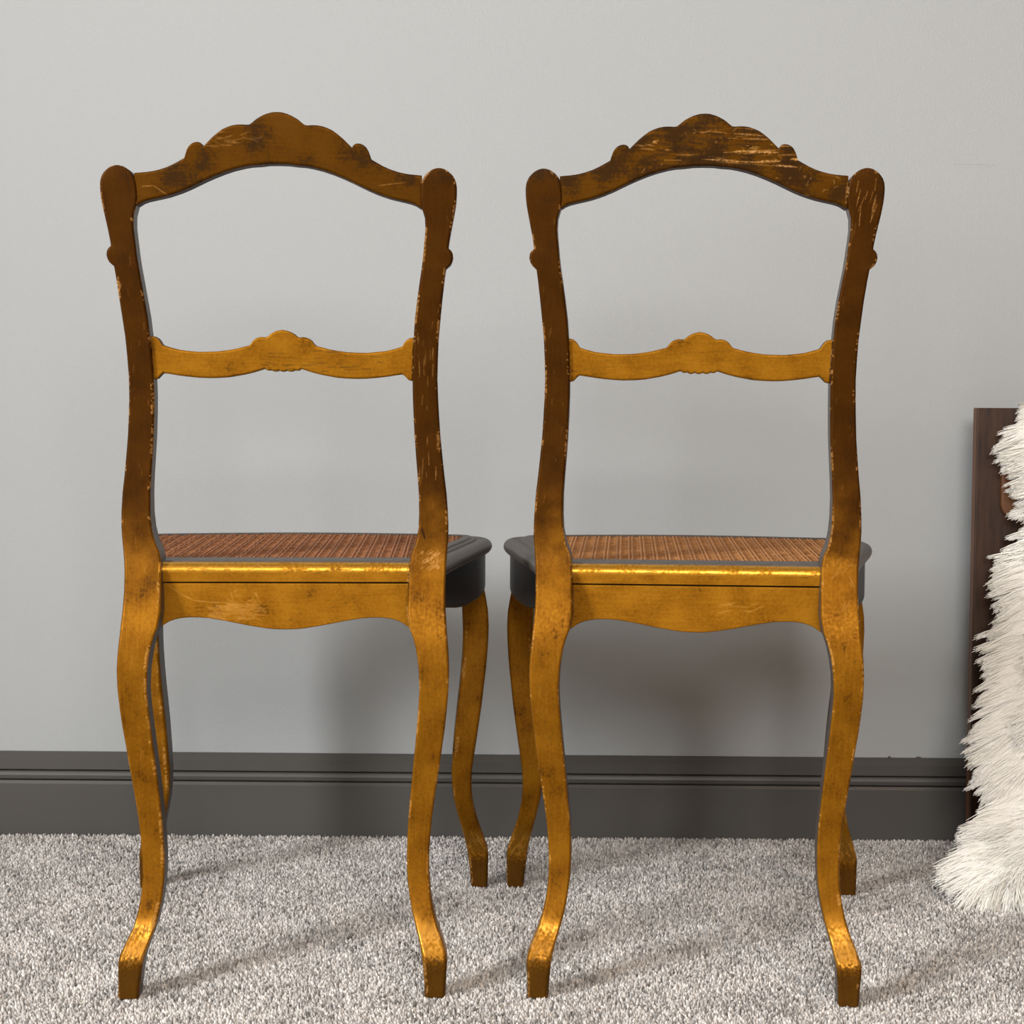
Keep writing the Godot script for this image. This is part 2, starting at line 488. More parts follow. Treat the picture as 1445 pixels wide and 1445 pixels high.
func build_chair(which: String, at: Vector3, turn: float, label: String, sd: int):
	var gold := chair_material(which, sd)
	var o := thing("side_chair", label, "chair", at, turn, "pair of cane seated side chairs")
	var uvf := func(p: Vector3) -> Vector2: return atlas_uv(p)
	# back posts: hind leg and back upright in one piece
	for s in [-1.0, 1.0]:
		var stray: Array = STRAY[which + ("L" if s < 0 else "R")]
		var rows := []
		var n := POST.size() / 3
		for i in n:
			var y: float = POST[i * 3]
			var lean := 0.0
			for j in range(STRAY_AT.size() - 1):
				if y >= STRAY_AT[j]:
					lean = lerpf(stray[j], stray[j + 1], clampf((y - STRAY_AT[j]) / (STRAY_AT[j + 1] - STRAY_AT[j]), 0, 1))
			var depth := 30.0 if y < 50 else lerpf(30.0, 27.0, clampf((y - 50) / 60.0, 0, 1))
			if y > 300:
				depth = lerpf(27.0, 36.0, smoothstep(300.0, 390.0, y)) - 10.0 * smoothstep(450.0, 560.0, y)
			if y > 838:
				depth -= (y - 838) * 0.5
			rows.append([y * 0.001, s * (POST[i * 3 + 2] + lean) * 0.001, s * (POST[i * 3 + 1] + lean) * 0.001, depth * 0.001, 0.0028 if y > 50 else 0.0042])
		part("back_post", bar("y", rows, rake, 1, 0, 1, uvf), [gold, dark_paint], o)
	# crest rail
	part("crest_rail", rail(CREST_TOP, CREST_BOTTOM, func(y): return rake(y) - 0.0015, 0.024, 0.003, 1, 1, uvf), [gold, brown_edge], o)
	part("back_slat", rail(SLAT_TOP, SLAT_BOTTOM, func(y): return rake(y) - 0.005, 0.017, 0.0026, 1, 1, uvf), [gold, brown_edge], o)
	# rear apron and the gilt strip above it
	var flat := func(_y): return -0.0262
	part("rear_apron", rail([0, 427.0, 131, 427.0], APRON, flat, 0.022, 0.0014, 1, 1, uvf), [gold, dark_paint], o)
	var strip := []
	for x in [-0.1295, -0.1288, -0.06, 0.0, 0.06, 0.1288, 0.1295]:
		strip.append([x, 0.4283, 0.4492, 0.034, 0.0016 if absf(x) > 0.129 else 0.002])
	part("seat_back_rail", strip_mesh(uvf), [gold, dark_paint], o)
	# seat frame with its moulded rim
	part("seat_frame", seat_frame(), [dark_paint], o)
	var cane := part("cane_panel", cane_mesh(), [cane_material(which)], o)
	cane.set_meta("kind", "stuff")
	cane.set_meta("label", "woven cane panel")
	# aprons under the rim
	for s in [-1.0, 1.0]:
		part("side_apron", apron_board(s), [near_black], o)
	part("front_apron", front_apron(), [near_black], o)
	for s in [-1.0, 1.0]:
		var rows := []
		for i in FRONT_LEG.size() / 5:
			var q := FRONT_LEG.slice(i * 5, i * 5 + 5)
			rows.append([q[0] * 0.001, s * q[2] * 0.001, s * q[1] * 0.001, (q[3] - q[4]) * 0.001, 0.0045])
		var shade := func(y): return table(FRONT_LEG, y * 1000.0, 5, 3) * 0.001
		var shifted := func(p: Vector3) -> Vector2: return atlas_uv(Vector3(p.x - signf(p.x) * 0.05, p.y, 0))
		part("front_leg", bar("y", rows, shade, 1, 0, 1, shifted), [gold, dark_paint], o)


func rail(top: Array, bottom: Array, back: Callable, depth: float, r: float, up: int, down: int, uvf: Callable) -> ArrayMesh:
	var xs := []
	for a in [top, bottom]:
		for i in range(0, a.size(), 2):
			if not xs.has(float(a[i])):
				xs.append(float(a[i]))
	for x in range(0, int(minf(top[top.size() - 2], bottom[bottom.size() - 2])), 12):
		if not xs.has(float(x)):
			xs.append(float(x))
	xs.sort()
	var most := minf(top[top.size() - 2], bottom[bottom.size() - 2])
	var rows := []
	for s in [-1.0, 1.0]:
		var order := xs.duplicate()
		if s < 0:
			order.reverse()
		for x in order:
			if x <= most and not (s > 0 and x == 0.0):
				rows.append([s * x * 0.001, table(bottom, x) * 0.001, table(top, x) * 0.001, depth, r])
	return bar("x", rows, back, down, up, 1, uvf)


# the gilt strip: a quarter-round upper edge, a shallow dark step behind it
func strip_mesh(uvf: Callable) -> ArrayMesh:
	var section := []   # y, z, ny, nz, surface of the segment that follows
	section.append([0.4285, -0.0250, 0, 1, 0])
	section.append([0.4395, -0.0250, 0, 1, 0])
	for i in range(1, 7):
		var a := i / 6.0 * PI / 2
		section.append([0.4395 + 0.0085 * sin(a), -0.0335 + 0.0085 * cos(a), sin(a), cos(a), 0])
	section[-1][4] = 1
	section.append([0.4472, -0.0345, 0.3, 1, 1])
	section.append([0.4492, -0.0347, 0, 1, 1])
	section.append([0.4496, -0.0353, 1, 0, 1])
	section.append([0.4496, -0.0690, 1, 0, 1])
	section.append([0.4285, -0.0690, 0, -1, 1])
	var rings := []
	var flags := []
	for q in section:
		flags.append(q[4])
	for x in [-0.1295, -0.07, 0.0, 0.07, 0.1295]:
		var ring := {"p": PackedVector3Array(), "n": PackedVector3Array(), "uv": PackedVector2Array()}
		for q in section:
			var wob: float = 0.0003 * sin(x * 90.0 + q[0] * 900.0)
			var p := Vector3(x, q[0] + wob, q[1])
			ring.p.append(p)
			ring.n.append(Vector3(0, q[2], q[3]).normalized())
			ring.uv.append(uvf.call(p))
		rings.append(ring)
	var sts := [new_st(), new_st()]
	skin(sts, rings, flags)
	var mesh := ArrayMesh.new()
	sts[0].commit(mesh)
	sts[1].commit(mesh)
	return mesh


func seat_outline(samples := 3) -> PackedVector2Array:   # x, z of the rim from the left post round the front to the right post
	var half := PackedVector2Array()
	var n := SEAT.size() / 2
	for i in range(n - 1):
		var p := []
		for k in range(-1, 3):
			var j := clampi(i + k, 0, n - 1)
			var q := Vector2(SEAT[j * 2], SEAT[j * 2 + 1])
			if i + k > n - 1:
				q = Vector2(-SEAT[(n - 2) * 2], SEAT[(n - 2) * 2 + 1])
			p.append(q)
		for s in samples:
			half.append(p[1].cubic_interpolate(p[2], p[0], p[3], s / float(samples)) * 0.001)
	half.append(Vector2(SEAT[n * 2 - 2], SEAT[n * 2 - 1]) * 0.001)
	var all := PackedVector2Array()
	for i in range(half.size()):
		all.append(Vector2(-half[i].x, half[i].y))
	for i in range(half.size() - 2, -1, -1):
		all.append(half[i])
	return all


func inset(line: PackedVector2Array, by: float) -> PackedVector2Array:
	var out := PackedVector2Array()
	for i in line.size():
		var d := (line[mini(i + 1, line.size() - 1)] - line[maxi(i - 1, 0)]).normalized()
		out.append(line[i] + Vector2(-d.y, d.x) * by)
	return out


func seat_frame() -> ArrayMesh:
	var line := seat_outline()
	# section of the rim: how far in from the edge, height
	var sec := [[0.036, 0.4300], [0.036, 0.4492], [0.0355, 0.4496], [0.0270, 0.4496], [0.0262, 0.4492], [0.0256, 0.4476], [0.0250, 0.4474], [0.0205, 0.4474], [0.0198, 0.4472], [0.0192, 0.4456], [0.0184, 0.4454]]
	for i in range(0, 11):
		var a := -PI * 0.30 + PI / 2 + PI * 0.30 - i / 10.0 * PI * 0.98
		sec.append([0.0103 - 0.0103 * cos(a), 0.4383 + 0.0088 * sin(a) - 0.0004])
	sec.append([0.0180, 0.4292])
	sec.append([0.0280, 0.4288])
	var loops := []
	for q in sec:
		loops.append(inset(line, q[0]))
	var st := new_st()
	var m := sec.size()
	for j in range(m):
		var k := (j + 1) % m
		for i in range(line.size() - 1):
			var ps := []
			for c in [[j, i], [j, i + 1], [k, i + 1], [k, i]]:
				var v: Vector2 = loops[c[0]][c[1]]
				ps.append(Vector3(v.x, sec[c[0]][1], v.y))
			var ns := []
			for i2 in [i, i + 1]:
				var d := (line[mini(i2 + 1, line.size() - 1)] - line[maxi(i2 - 1, 0)]).normalized()
				var outward := Vector3(d.y, 0, -d.x)
				var du: float = sec[k][0] - sec[j][0]
				var dy: float = sec[k][1] - sec[j][1]
				ns.append((outward * dy * -1.0 + Vector3.UP * -du).normalized())
			# section runs in -> out over the top, so the left of its run is outside
			face(st, [ps[0], ps[1], ps[2]], [ns[0], ns[1], ns[1]], [Vector2.ZERO, Vector2.ZERO, Vector2.ZERO])
			face(st, [ps[0], ps[2], ps[3]], [ns[0], ns[1], ns[0]], [Vector2.ZERO, Vector2.ZERO, Vector2.ZERO])
	for e in [0, line.size() - 1]:   # closed ends behind the posts
		var c := Vector3(loops[0][e].x, 0.44, loops[0][e].y)
		for j in m:
			var k := (j + 1) % m
			face(st, [c, Vector3(loops[j][e].x, sec[j][1], loops[j][e].y), Vector3(loops[k][e].x, sec[k][1], loops[k][e].y)], [Vector3.BACK, Vector3.BACK, Vector3.BACK], [Vector2.ZERO, Vector2.ZERO, Vector2.ZERO])
	return st.commit()


func cane_material(which: String) -> StandardMaterial3D:
	var m := plain_material("cane", Color(0.67, 0.45, 0.30) if which == "a" else Color(0.74, 0.52, 0.32), 0.6)
	m.vertex_color_use_as_albedo = true
	m.metallic_specular = 0.25
	return m


func cane_mesh() -> ArrayMesh:
	var edge := inset(seat_outline(2), 0.0335)
	var poly := PackedVector2Array()
	for p in edge:
		if p.y < -0.066:
			poly.append(p)
	poly.append(Vector2(poly[poly.size() - 1].x, -0.066))
	poly.insert(0, Vector2(poly[0].x, -0.066))
	var st := new_st()
	var r := RandomNumberGenerator.new()
	r.seed = 6
	var pitch := 0.0135
	var fams := [[Vector2(1, 0), pitch, 0.0019, 0.0018, 0.4470, 0.62], [Vector2(0, 1), pitch, 0.0020, 0.0020, 0.4486, 1.02],
		[Vector2(1, 1).normalized(), pitch * 0.7071, 0.0, 0.0019, 0.4476, 0.72], [Vector2(1, -1).normalized(), pitch * 0.7071, 0.0, 0.0019, 0.4479, 0.72]]
	for f in fams:
		var d: Vector2 = f[0]
		var across := Vector2(-d.y, d.x)
		for i in range(-60, 61):
			for s in ([-1, 1] if f[2] > 0 else [0]):
				var c: Vector2 = Vector2(0, -0.22) + across * (i * f[1] + s * f[2] + r.randf_range(-0.0002, 0.0002))
				for piece in Geometry2D.intersect_polyline_with_polygon(PackedVector2Array([c - d * 0.5, c + d * 0.5]), poly):
					strand(st, piece[0], piece[piece.size() - 1], across, f[3], f[4], f[5] * r.randf_range(0.8, 1.1), pitch, r.randf() * TAU)
	return st.commit()


func strand(st: SurfaceTool, a: Vector2, b: Vector2, across: Vector2, width: float, y: float, tone: float, pitch: float, phase: float):
	var n := maxi(1, int(a.distance_to(b) / pitch))
	var col := Color(tone, tone * 0.98, tone * 0.95)
	var h := 0.0004
	for i in n:
		var p := a.lerp(b, float(i) / n)
		var q := a.lerp(b, float(i + 1) / n)
		var y0 := y + h * sin(phase + i * 2.2)
		var y1 := y + h * sin(phase + (i + 1) * 2.2)
		var w := across * width * 0.5
		var up := [Vector3(p.x - w.x, y0, p.y - w.y), Vector3(p.x, y0 + 0.0004, p.y), Vector3(p.x + w.x, y0, p.y + w.y)]
		var uq := [Vector3(q.x - w.x, y1, q.y - w.y), Vector3(q.x, y1 + 0.0004, q.y), Vector3(q.x + w.x, y1, q.y + w.y)]
		var low := Vector3(0, -0.0008, 0)
		var sd := Vector3(w.x, 0, w.y).normalized()
		for e in [[up[0], uq[0], up[1], uq[1], (Vector3.UP - sd * 0.4).normalized()], [up[1], uq[1], up[2], uq[2], (Vector3.UP + sd * 0.4).normalized()],
				[up[2], uq[2], up[2] + low, uq[2] + low, sd], [up[0], uq[0], up[0] + low, uq[0] + low, -sd]]:
			st.set_color(col)
			face(st, [e[0], e[1], e[3]], [e[4], e[4], e[4]], [Vector2.ZERO, Vector2.ZERO, Vector2.ZERO])
			st.set_color(col)
			face(st, [e[0], e[3], e[2]], [e[4], e[4], e[4]], [Vector2.ZERO, Vector2.ZERO, Vector2.ZERO])


# a board that follows a stretch of the seat's outline; low(t) gives its lower edge
func board(line: PackedVector2Array, inner: float, top: float, low: Callable) -> ArrayMesh:
	var inn := inset(line, inner)
	var rings := []
	for i in line.size():
		var d := (line[mini(i + 1, line.size() - 1)] - line[maxi(i - 1, 0)]).normalized()
		var n := Vector3(d.y, 0, -d.x)
		var y: float = low.call(float(i) / (line.size() - 1))
		var o := Vector3(line[i].x, 0, line[i].y)
		var k := Vector3(inn[i].x, 0, inn[i].y)
		var b := minf(0.004, (top - y) * 0.4)
		var ring := {"p": PackedVector3Array(), "n": PackedVector3Array(), "uv": PackedVector2Array()}
		for q in [[o, top, n], [o, y + b, n], [o.lerp(k, 0.15), y + b * 0.25, (n - Vector3.UP).normalized()], [o.lerp(k, 0.35), y, -Vector3.UP], [k.lerp(o, 0.1), y, -Vector3.UP], [k, y + 0.001, -n], [k, top, -n]]:
			ring.p.append(q[0] + Vector3(0, q[1], 0))
			ring.n.append(q[2])
			ring.uv.append(Vector2.ZERO)
		rings.append(ring)
	var st := new_st()
	skin([st], rings, [0, 0, 0, 0, 0, 0, 0])
	return st.commit()


func apron_board(s: float) -> ArrayMesh:
	var line := inset(seat_outline(3), 0.008)
	var mine := PackedVector2Array()
	for p in line:
		if signf(p.x) == s and p.y > -0.386 and absf(p.x) > 0.15:
			mine.append(p)
	if s > 0:
		mine.reverse()
		# keep the outside on the same hand
		var flipped := PackedVector2Array()
		for i in range(mine.size() - 1, -1, -1):
			flipped.append(mine[i])
		mine = flipped
	var long := 0.0
	var at := [0.0]
	for i in range(1, mine.size()):
		long += mine[i].distance_to(mine[i - 1])
		at.append(long)
	var low := func(t: float) -> float:
		var u: float = at[int(round(t * (mine.size() - 1)))] / long
		if s > 0:
			u = 1.0 - u
		# straight under the side, then curving up over the head of the leg
		var k := clampf((u - 0.64) / 0.29, 0, 1)
		return lerpf(0.392, 0.379, smoothstep(0.1, 0.5, u)) + 0.045 * (1.0 - sqrt(maxf(1.0 - k * k, 0.0)))
	return board(mine, 0.016, 0.4295, low)


func front_apron() -> ArrayMesh:
	var line := inset(seat_outline(3), 0.010)
	var mine := PackedVector2Array()
	for p in line:
		if p.y < -0.375 and absf(p.x) < 0.19:
			mine.append(p)
	var low := func(t: float) -> float: return 0.383 + 0.006 * cos((t - 0.5) * TAU * 2.0)
	return board(mine, 0.016, 0.4295, low)


# ================================================================ the room
func wall_z(x: float) -> float:   # face of the back wall; it is not quite square to the camera
	return -2.489 + x * 0.0103


func build_room():
	var paint := plain_material("warm grey wall paint", Color(0.67, 0.683, 0.69), 0.85)
	paint.heightmap_enabled = true
	paint.heightmap_texture = noise_tex(31, 48.0, [], 512, 3)
	paint.heightmap_scale = 0.03
	paint.uv1_triplanar = true
	paint.uv1_scale = Vector3(5, 5, 5)
	var side := plain_material("grey side walls", Color(0.46, 0.40, 0.34), 0.9)
	var white := plain_material("white ceiling", Color(0.58, 0.54, 0.49), 0.9)
	var turn := atan(0.0103)
	var wb := structure("wall_back", box_mesh(Vector3(5.4, 2.9, 0.15)), paint, Vector3(0, 1.3, wall_z(0) - 0.075))
	wb.rotation.y = -turn
	# a hairline ridge in the paint at the right
	var ridge := part("paint_ridge", box_mesh(Vector3(0.060, 0.0007, 0.0010)), [paint], wb)
	ridge.position = Vector3(0.632, 0.9375 - 1.3, 0.075)
	ridge.rotation.z = -0.02
	structure("wall_right", box_mesh(Vector3(0.15, 2.9, 5.2)), side, Vector3(2.475, 1.3, -0.4))
	structure("ceiling", box_mesh(Vector3(5.4, 0.15, 5.2)), white, Vector3(0, 2.775, -0.4))
	# two walls with their window openings
	wall_with_window("wall_left", "window_1", Vector3(-2.2, 1.3, -0.4), PI / 2, 5.2, Vector3(-0.45, 0.20, 0), Vector2(1.05, 1.45), side)
	wall_with_window("wall_near", "window_2", Vector3(0, 1.3, 2.2), 0.0, 5.4, Vector3(0.3, 0.75, 0), Vector2(1.5, 1.1), side)
	# skirting board with two sunk grooves
	var grey := plain_material("dark grey skirting paint", Color(0.315, 0.305, 0.295), 0.42)
	var sec := [[-0.03, 0.0], [-0.01, 0.0185], [0.0705, 0.0185], [0.0745, 0.0160], [0.0746, 0.0085], [0.0768, 0.0085], [0.0769, 0.0150], [0.0820, 0.0158], [0.0858, 0.0150], [0.0878, 0.0150], [0.0879, 0.0075], [0.0900, 0.0075], [0.0901, 0.0140], [0.1042, 0.0140], [0.1048, 0.0132], [0.1120, 0.0052], [0.1130, 0.0030], [0.1131, 0.0]]
	var st := new_st()
	for i in range(sec.size() - 1):
		var a: Array = sec[i]
		var b: Array = sec[i + 1]
		var n := Vector3(0, -(b[1] - a[1]), b[0] - a[0]).normalized()
		for x in range(-8, 9):
			var x0 := x * 0.25
			var x1 := x * 0.25 + 0.25
			var ps := [Vector3(x0, a[0], a[1]), Vector3(x1, a[0], a[1]), Vector3(x1, b[0], b[1]), Vector3(x0, b[0], b[1])]
			face(st, [ps[0], ps[1], ps[2]], [n, n, n], [Vector2.ZERO, Vector2.ZERO, Vector2.ZERO])
			face(st, [ps[0], ps[2], ps[3]], [n, n, n], [Vector2.ZERO, Vector2.ZERO, Vector2.ZERO])
	var base := structure("baseboard_back", st.commit(), grey, Vector3(0, 0, wall_z(0)))
	base.rotation.y = -turn
	for q in [[0.532, 0.0045, 0.0022], [0.573, 0.0085, 0.0018]]:   # paint run over the top edge
		var blob := SphereMesh.new()
		blob.radius = 0.5
		blob.height = 1.0
		blob.radial_segments = 14
		blob.rings = 7
		var bl := part("paint_blob", blob, [grey], base)
		bl.position = Vector3(q[0], 0.1133, 0.0012)
		bl.scale = Vector3(q[1], q[2] * 2.0, 0.003)


func wall_with_window(called: String, window: String, at: Vector3, turn: float, long: float, hole_at: Vector3, size: Vector2, m: Material):
	var wall := CSGBox3D.new()
	wall.name = called
	wall.size = Vector3(long, 2.9, 0.2)
	wall.material = m
	wall.position = at
	wall.rotation.y = turn
	var hole := CSGBox3D.new()
	hole.name = "window_opening"
	hole.operation = CSGShape3D.OPERATION_SUBTRACTION
	hole.size = Vector3(size.x, size.y, 0.6)
	hole.position = hole_at
	wall.add_child(hole)
	wall.set_meta("kind", "structure")
	add_child(wall)
	var win := Node3D.new()
	win.name = window
	win.transform = wall.transform * Transform3D(Basis(), hole_at)
	win.set_meta("kind", "structure")
	add_child(win)
	var frame_paint := plain_material("white window paint", Color(0.9, 0.9, 0.88), 0.5)
	var w := size.x
	var h := size.y
	for q in [[Vector3(w, 0.05, 0.06), Vector3(0, h / 2 - 0.025, 0)], [Vector3(w, 0.05, 0.06), Vector3(0, 0.025 - h / 2, 0)], [Vector3(0.05, h - 0.1, 0.06), Vector3(0.025 - w / 2, 0, 0)], [Vector3(0.05, h - 0.1, 0.06), Vector3(w / 2 - 0.025, 0, 0)], [Vector3(0.04, h - 0.1, 0.05), Vector3(0, 0, 0)]]:
		part("window_frame", box_mesh(q[0]), [frame_paint], win).position = q[1]
	var glass := plain_material("window glass", Color(1, 1, 1, 0.06), 0.02)
	glass.transparency = BaseMaterial3D.TRANSPARENCY_ALPHA
	for s in [-1, 1]:
		part("pane", box_mesh(Vector3(w / 2 - 0.07, h - 0.1, 0.004)), [glass], win).position = Vector3(s * (w / 4 - 0.015), 0, 0)


func build_carpet():
	var under := plain_material("carpet backing", Color(0.74, 0.715, 0.685), 1.0)
	under.albedo_texture = noise_tex(8, 90.0, [0.0, Color(0.55, 0.55, 0.55), 0.5, Color(0.85, 0.84, 0.83), 1.0, Color(1, 1, 1)], 512, 3)
	under.uv1_triplanar = true
	under.uv1_scale = Vector3(3, 3, 3)
	structure("floor", box_mesh(Vector3(5.4, 0.15, 5.2)), under, Vector3(0, -0.081, -0.4))
	# the pile: short twisted tufts, real geometry
	var st := new_st()
	var r := RandomNumberGenerator.new()
	r.seed = 3
	var rows := [[0.0, 0.85], [0.45, 1.0], [0.8, 0.8], [1.0, 0.3]]
	var ringp := []
	for q in rows:
		var ring := []
		for j in 5:
			var a := j * TAU / 5
			ring.append(Vector3(cos(a) * q[1], q[0], sin(a) * q[1] * 0.75) + Vector3(0.5 * q[0] * q[0], 0, 0))
		ringp.append(ring)
	for i in 3:
		for j in 5:
			var k := (j + 1) % 5
			var ns := []
			for e in [[i, j], [i + 1, j], [i + 1, k], [i, k]]:
				var p: Vector3 = ringp[e[0]][e[1]]
				var mid: float = rows[e[0]][0]
				ns.append(Vector3(p.x - 0.5 * mid * mid, 0.2 + mid * 0.9, p.z).normalized())
			face(st, [ringp[i][j], ringp[i + 1][j], ringp[i + 1][k]], [ns[0], ns[1], ns[2]], [Vector2.ZERO, Vector2.ZERO, Vector2.ZERO])
			face(st, [ringp[i][j], ringp[i + 1][k], ringp[i][k]], [ns[0], ns[2], ns[3]], [Vector2.ZERO, Vector2.ZERO, Vector2.ZERO])
	for j in 5:
		face(st, [Vector3(0.5, 1.06, 0), ringp[3][j], ringp[3][(j + 1) % 5]], [Vector3.UP, Vector3.UP, Vector3.UP], [Vector2.ZERO, Vector2.ZERO, Vector2.ZERO])
	var step := 0.0033
	var x0 := -1.9
	var x1 := 1.9
	var z0 := -2.472
	var z1 := -1.0
	var nx := int((x1 - x0) / step)
	var nz := int((z1 - z0) / step)
	var mm := MultiMesh.new()
	mm.transform_format = MultiMesh.TRANSFORM_3D
	mm.use_colors = true
	mm.mesh = st.commit()
	mm.instance_count = nx * nz
	var buf := PackedFloat32Array()
	buf.resize(nx * nz * 16)
	var at := 0
	var tone := FastNoiseLite.new()
	tone.seed = 12
	tone.frequency = 9.0
	tone.fractal_octaves = 3
	for iz in nz:
		for ix in nx:
			var x := x0 + (ix + 0.5 * (iz % 2) + r.randf_range(-0.45, 0.45)) * step
			var z := z0 + 0.001 + (iz + r.randf_range(-0.45, 0.45)) * step
			z = maxf(z, wall_z(x) + 0.019)
			var w := r.randf_range(0.0014, 0.0025)
			var h := r.randf_range(0.0038, 0.0076)
			var a := r.randf() * TAU
			var ca := cos(a)
			var sa := sin(a)
			buf[at] = ca * w
			buf[at + 1] = 0.0
			buf[at + 2] = sa * w
			buf[at + 3] = x
			buf[at + 4] = 0.0
			buf[at + 5] = h
			buf[at + 6] = 0.0
			buf[at + 7] = -0.006
			buf[at + 8] = -sa * w
			buf[at + 9] = 0.0
			buf[at + 10] = ca * w
			buf[at + 11] = z
			var t := clampf(0.53 + r.randfn(0, 0.14) + tone.get_noise_2d(x, z) * 0.12, 0.16, 0.85)
			if r.randf() < 0.07:
				t *= 0.55
			var warm := r.randf_range(0.0, 1.0)
			buf[at + 12] = t
			buf[at + 13] = t * lerpf(0.975, 0.935, warm)
			buf[at + 14] = t * lerpf(0.955, 0.88, warm)
			buf[at + 15] = 1.0
			at += 16
	mm.buffer = buf
	var yarn := plain_material("carpet yarn", Color(1, 1, 1), 0.95)
	yarn.vertex_color_use_as_albedo = true
	var o := MultiMeshInstance3D.new()
	o.name = "carpet_pile"
	o.multimesh = mm
	o.material_override = yarn
	o.set_meta("kind", "stuff")
	o.set_meta("label", "flecked beige and grey short carpet pile covering the floor")
	o.set_meta("category", "carpet")
	add_child(o)


# ================================================================ panel and sheepskin at the right
func build_panel():
	var wood := plain_material("dark brown wood", Color(0.25, 0.15, 0.08), 0.5)
	wood.albedo_texture = noise_tex(77, 10.0, [0.0, Color(0.6, 0.55, 0.5), 0.5, Color(0.9, 0.9, 0.9), 0.78, Color(1, 1, 1), 1.0, Color(1, 0.95, 0.9)], 256, 5)
	wood.uv1_triplanar = true
	wood.uv1_scale = Vector3(9, 1.2, 9)
	var edge_wood := plain_material("rubbed edge wood", Color(0.40, 0.25, 0.14), 0.5)
	var o := thing("wooden_panel", "dark brown upright wooden panel standing before the wall behind the white sheepskin", "panel", Vector3(0.622, 0, -2.41))
	var rows := [[-0.004, 0.003, 0.62, 0.022, 0.0022], [0.3, 0.001, 0.62, 0.022, 0.0022], [0.6035, 0.0, 0.62, 0.022, 0.0022], [0.6052, 0.0006, 0.6194, 0.0208, 0.0022]]
	var flat := func(_y): return 0.011
	var nouv := func(_p): return Vector2.ZERO
	part("board", bar("y", rows, flat, 1, 1, 0, nouv), [wood, edge_wood], o)
	# a lighter rounded wooden block fixed to its face, half under the fleece
	var block := []
	for q in [[0.462, 0.006], [0.465, 0.0105], [0.470, 0.0135], [0.477, 0.0150], [0.500, 0.0150], [0.516, 0.0150], [0.520, 0.0138], [0.522, 0.011]]:
		block.append([q[0], 0.0475 - q[1], 0.0475 + q[1] * 1.6, 0.012, 0.003])
	var proud := func(_y): return 0.021
	part("wooden_block", bar("y", block, proud, 1, 1, 0, nouv), [edge_wood, edge_wood], o).set_meta("label", "lighter rounded wooden block")


const HIDE := [   # along the skin from behind the panel's top to the floor: y, z, left edge x
	[0.520, -2.440, 0.715], [0.580, -2.437, 0.712], [0.611, -2.412, 0.690], [0.604, -2.388, 0.684], [0.575, -2.378, 0.688], [0.540, -2.374, 0.693], [0.505, -2.371, 0.706], [0.470, -2.368, 0.716],
	[0.435, -2.364, 0.698], [0.405, -2.360, 0.687], [0.370, -2.354, 0.680], [0.330, -2.346, 0.672], [0.285, -2.336, 0.662], [0.240, -2.324, 0.652], [0.200, -2.312, 0.641],
	[0.160, -2.300, 0.634], [0.130, -2.288, 0.646], [0.100, -2.272, 0.650], [0.078, -2.252, 0.620], [0.060, -2.228, 0.598], [0.044, -2.205, 0.586], [0.030, -2.182, 0.586], [0.022, -2.170, 0.600]]



func hide_at(u: float, v: float, lumps: FastNoiseLite) -> Vector3:
	var f := clampf(u, 0, 1) * (HIDE.size() - 1)
	var i := mini(int(f), HIDE.size() - 2)
	var t := f - i
	var a: Array = HIDE[i]
	var b: Array = HIDE[i + 1]
	var p := Vector3(lerpf(a[2], b[2], t) + v, lerpf(a[0], b[0], t), lerpf(a[1], b[1], t))
	p.z += lumps.get_noise_2d(p.x * 9.0, p.y * 7.0) * 0.012 * smoothstep(0.15, 0.4, u) + 0.02 * smoothstep(0.0, 0.14, v) * smoothstep(0.3, 0.55, u)
	return p


